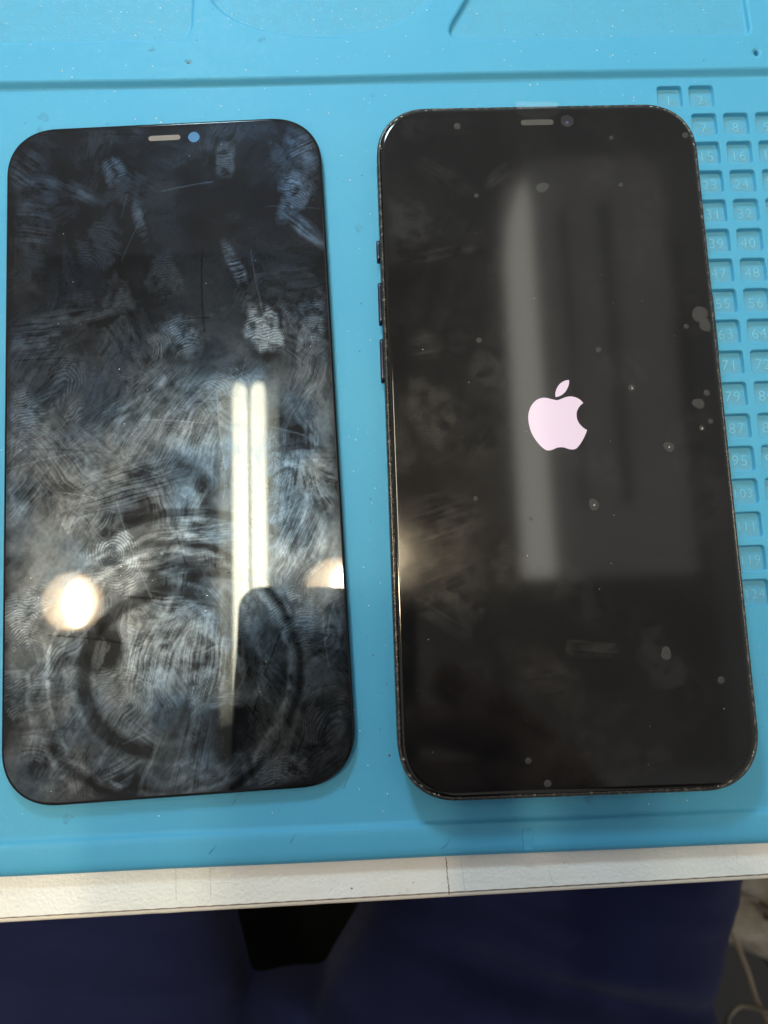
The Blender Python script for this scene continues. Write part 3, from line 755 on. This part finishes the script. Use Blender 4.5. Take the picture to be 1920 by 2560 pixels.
# hand on the camera phone: four fingers behind it, thumb along its edge
PH0 = 15.0                                                # the camera phone hangs this far behind the lens
fing = []
for k, (yy, ln) in enumerate(((-38, 62), (-58, 68), (-78, 64), (-97, 52))):
    a = palm + Vector((-6, -6 + 0 * k, -2)); kn = cw(52, yy * .75 - 12, 10); m1 = cw(36, yy, 3.5); tip = cw(36 - ln * .62, yy + 4, 4.5)
    fing.append([('palm', palm + Vector((0, 0, 0)), 17), ('k%d' % k, kn, 10.5), ('m%d' % k, m1, 9), ('n%d' % k, (m1 + tip) / 2 + CM @ Vector((0, 0, -1.5)), 8.2), ('t%d' % k, tip, 7)])
thumb = [('palm', palm, 17), ('tb0', cw(62, -40, 22), 13), ('tb1', cw(44, -22, 32), 10.5), ('tb2', cw(26, -14, 34), 8.5)]
ho = skin('hand', [[('wrist', wrist, 24), ('palm', palm, 17)]] + fing + [thumb], M_SKIN, person); ho.matrix_parent_inverse = PINV
# the phone in that hand
ph = bpy.data.objects.new('camera_phone', None); COL.objects.link(ph); ph.empty_display_size = .01
ph.location = CAM * S; ph.rotation_euler = CAM_ROT
tag(ph, 'dark phone held up to take the picture, seen as a silhouette reflected in the display', 'camera phone')
po = [(x - 18.5, y - 52.5) for x, y in rr(77, 149, 11, 8)]
q = MB(); q.loft([z_(inset_loop(po, i), PH0 + z) for i, z in ((.8, 0), (0, .8), (0, 7), (.8, 7.8))], True, True, True); q.build('phone_body', M_BLACK, ph)
bo_ = [(x - 2.5, y + 0.5) for x, y in rr(34, 34, 8, 6)]
q = MB(); q.loft([z_(inset_loop(bo_, i), PH0 + z) for i, z in ((0, .1), (0, -1.6), (.5, -2))], True, False, True); q.build('camera_bump', M_BLACK, ph)

# ------------------------------------------------------------------ floor and clutter beyond the lap
M_FLOOR = cloth('dark_floor', (.006, .006, .006), (.014, .013, .011), .004, 0)
q = MB(); q.add([(-1500, -1500, -760), (1500, -1500, -760), (1500, 1500, -760), (-1500, 1500, -760)], [(0, 1, 2, 3)])
tag(q.build('floor', M_FLOOR), kind='structure')
def bag_mat():
    m, nt, b = new_mat('creased_clear_bag'); v = coords(nt); n = noise(nt, v, .03, 4, .6)
    nt.links.new(ramp(nt, n, [(.3, (.10, .08, .04)), (.5, (.22, .20, .16)), (.7, (.32, .32, .30))]), b.inputs['Base Color']); b.inputs['Roughness'].default_value = .35
    bump(nt, n, .8, 6, b); return m
stool = MB(); stool.loft([[(-35 + 210 * k * math.cos(a), -380 + 230 * k * math.sin(a), z) for a in np.linspace(0, 2 * math.pi, 32, endpoint=False)] for k, z in ((.9, -372), (1, -365), (1, -340), (.95, -331))], True, True, True)
st_o = empty('stool', (-35, -330, -760)); tag(st_o, 'round stool under the seated person, blackened as shade between the legs', 'stool')
child(stool, 'seat', cloth('black_gap_shade', (.003, .004, .003), (.016, .018, .014), .02, 0), st_o)  # near-black colour stands in for the shade in the leg gap
q = MB(); q.tube([(-35, -330, -760), (-35, -330, -372)], 25, 12); child(q, 'column', M_FRAME, st_o)
u, vv = np.meshgrid(np.linspace(0, 2 * math.pi, 49)[:-1], np.linspace(0.001, math.pi - .001, 26))
rad = 1 + .35 * (fbm(np.cos(u) * 2 + 3 + vv, np.sin(u) * 2 + 3 + vv * 1.3, 9, 4) - .5)
bx, by, bz_ = 300 + 120 * rad * np.sin(vv) * np.cos(u), -215 + 92 * rad * np.sin(vv) * np.sin(u), -470 + 90 * rad * np.cos(vv)
q = MB(); q.loft([[(bx[r_, c_], by[r_, c_], bz_[r_, c_]) for c_ in range(48)][::-1] for r_ in range(26)], True, True, True)
o = q.build('plastic_bag', bag_mat()); tag(o, 'blurred crumpled grey-beige plastic bag at the lower right past the trousers', 'bag')
q = MB(); q.box(170, 520, -480, 40, -758, -590); o = q.build('storage_box', M_BLACK); tag(o, 'dark box on the floor under the cables, lower right corner', 'box')
def cable(pts, r, label, col):
    P = smooth_chain([[Vector(p) for p in pts]], 10); q = MB(); q.tube(P, r, 8)
    o = q.build('cable', plain('cable_sheath', col, .5)); tag(o, label, 'cable', 'cables hanging at the lower right'); return o

cable([(190, -200, -395), (222, -252, -368), (233, -279, -366), (240, -302, -370), (252, -335, -380), (300, -420, -585)], 1.5, 'beige cable running diagonally down the lower right corner', (.17, .14, .105))
cable([(205, -360, -585), (212, -330, -380), (222, -313, -372), (232, -307, -372), (262, -309, -376), (330, -330, -586)], 1.6, 'short curved beige cable crossing the diagonal one in the lower right corner', (.15, .135, .11))
cable([(200, -225, -400), (238, -240, -372), (248, -244, -370), (258, -256, -374), (320, -330, -586)], 1.7, 'grey-beige cable over the plastic bag just under the bench edge', (.17, .16, .135))

# ------------------------------------------------------------------ overhead: what the displays mirror and what lights the bench
q = MB(); q.add([(-950, -450, 1955), (950, -450, 1955), (950, 1050, 1955), (-950, 1050, 1955)], [(3, 2, 1, 0)])
tag(q.build('ceiling', M_CEIL), kind='structure')
fx = empty('fluorescent_fixture', (-255, 130, 1955)); tag(fx, 'twin-tube fluorescent fixture mirrored as two white bars in the left display', 'ceiling light')
M_TUBE = emit('tube_glow', (1.0, .97, .74), TUBE_L)
def fchild(mb, name, mat, parent): return child(mb, name, mat, parent)
ya, yb = -228, 500
q = MB()
sec = [(-335, 1512), (-322, 1506), (-312, 1545), (-200, 1545), (-190, 1506), (-177, 1512), (-195, 1580), (-317, 1580)]
q.loft([[(x, y, z) for x, z in sec] for y in (ya - 20, yb + 20)], False, True, True); fchild(q, 'tray', plain('grey_enamel', (.27, .28, .28), .5), fx)
for X in (-277, -235):
    q = MB(); q.tube([(X, ya, 1515), (X, ya + 12, 1515), (X, yb - 12, 1515), (X, yb, 1515)], [10, 15.5, 15.5, 10], 16); fchild(q, 'tube', M_TUBE, fx)
for Y in (ya + 80, yb - 80):
    q = MB(); q.tube([(-256, Y, 1580), (-256, Y, 1955)], 6, 8); fchild(q, 'hanger_rod', M_WHITE, fx)
M_WRIM = emit('warm_shade_glow', (1.0, .70, .40), WARM_RIM); M_WCORE = emit('warm_bulb_glow', (1.0, .80, .52), WARM_CORE)
for X, Y, lab in ((-637, 26, 'warm round lamp mirrored at the lower left of the left display'), (-72, 38, 'warm round lamp mirrored at the right edge of the left display')):
    lm = empty('pendant_lamp', (X, Y, 1955)); tag(lm, lab, 'lamp', 'warm round lamps')
    q = MB(); q.loft([[(X + r_ * math.cos(a), Y + r_ * math.sin(a), z) for a in np.linspace(0, 2 * math.pi, 40, endpoint=False)] for r_, z in ((20, 1572), (50, 1556), (62, 1530), (64, 1510), (58, 1500))], True, True, True); fchild(q, 'shade', M_WRIM, lm)
    q = MB(); q.loft([[(X + 17 + r_ * .5 * math.cos(a), Y - 6 + r_ * math.sin(a), z) for a in np.linspace(0, 2 * math.pi, 32, endpoint=False)] for r_, z in ((46, 1499), (46, 1490), (38, 1480), (20, 1476))], True, False, True); fchild(q, 'bulb', M_WCORE, lm)
    q = MB(); q.tube([(X, Y, 1570), (X, Y, 1955)], 5, 8); fchild(q, 'rod', M_BLACK, lm)
cb = empty('added_glow_block', (555, 500, 1955)); tag(cb, 'unidentified overhead block mirrored grey in the phone screen, its glow added', 'overhead block')  # unidentified overhead block; glow added so its mirror image is bright enough
q = MB(); q.box(345, 700, 60, 1000, 1508, 1560); fchild(q, 'housing', M_WHITE, cb)
q = MB(); q.loft([z_(fillet([(328, 38), (712, 38), (712, 1018), (328, 1018)], [12, 12, 60, 150], 8), z) for z in (1500, 1509)], False, True, True); fchild(q, 'glow_underside', emit('dim_cover_glow', (1, .98, .92), .48), cb)
q = MB(); q.loft([z_([(400, 42), (400, 900), (392, 965), (372, 930), (350, 860), (338, 760), (335, 42)], z) for z in (1494, 1499.5)], False, True, True); fchild(q, 'glow_side', emit('strip_glow', (1, .98, .86), 3.4), cb)  # stands in for the block's lit side face, brightness added as glow
M_SLOT = emit('dim_bar_glow', (1, 1, 1), .1)
for xa, xb in ((462, 484), (556, 586)):
    q = MB(); q.box(xa, xb, 190, 905, 1494, 1499.5); fchild(q, 'dark_bar', M_SLOT, cb)
for Y in (60, 900):
    q = MB(); q.tube([(520, Y, 1560), (520, Y, 1955)], 6, 8); fchild(q, 'hanger_rod', M_WHITE, cb)
# bench lamp at the far left, lighting the bench towards the sitter
bl = empty('bench_lamp', (-170, 400, -1.6)); tag(bl, 'cool white bench lamp lighting the mat from beyond its far edge', 'bench lamp')
q = MB(); q.loft([[(-170 + r_ * math.cos(a), 400 + r_ * math.sin(a), z) for a in np.linspace(0, 2 * math.pi, 32, endpoint=False)] for r_, z in ((70, -1.55), (70, 8), (60, 14))], True, True, True); fchild(q, 'base', M_BLACK, bl)
q = MB(); q.tube([(-170, 400, 12), (-185, 520, 180), (-170, 540, 350), (-145, 505, 400)], 7, 10); fchild(q, 'arm', M_FRAME, bl)
aim = Vector((5, 105, 0)); LP = Vector((-130, 470, 380)); ax = (aim - LP).normalized(); e1 = ax.cross(Vector((0, 0, 1))).normalized(); e2 = ax.cross(e1)
def disc(r_, d): return [tuple(LP + ax * d + e1 * r_ * math.cos(a) + e2 * r_ * math.sin(a)) for a in np.linspace(0, 2 * math.pi, 40, endpoint=False)]
q = MB(); q.loft([disc(30, -45), disc(66, -25), disc(72, 2), disc(66, 4), disc(64, -4)], True, True, False); fchild(q, 'lamp_head', M_WHITE, bl)
q = MB(); q.add(disc(63, -2), [tuple(range(40))]); fchild(q, 'diffuser', emit('lamp_glow', (.82, .94, 1.0), LAMP_L), bl)
sp = bpy.data.lights.new('bench_lamp_beam', 'SPOT'); sp.energy = LAMP_W; sp.color = (.55, .86, 1.0)
sp.spot_size = math.radians(56); sp.spot_blend = 1.0; sp.shadow_soft_size = .045
so = bpy.data.objects.new('bench_lamp_beam', sp); COL.objects.link(so); so.parent = bl; so.matrix_parent_inverse = Matrix.Translation(-bl.location)
so.location = (LP + ax * 8) * S; so.rotation_euler = ax.to_track_quat('-Z', 'Y').to_euler()
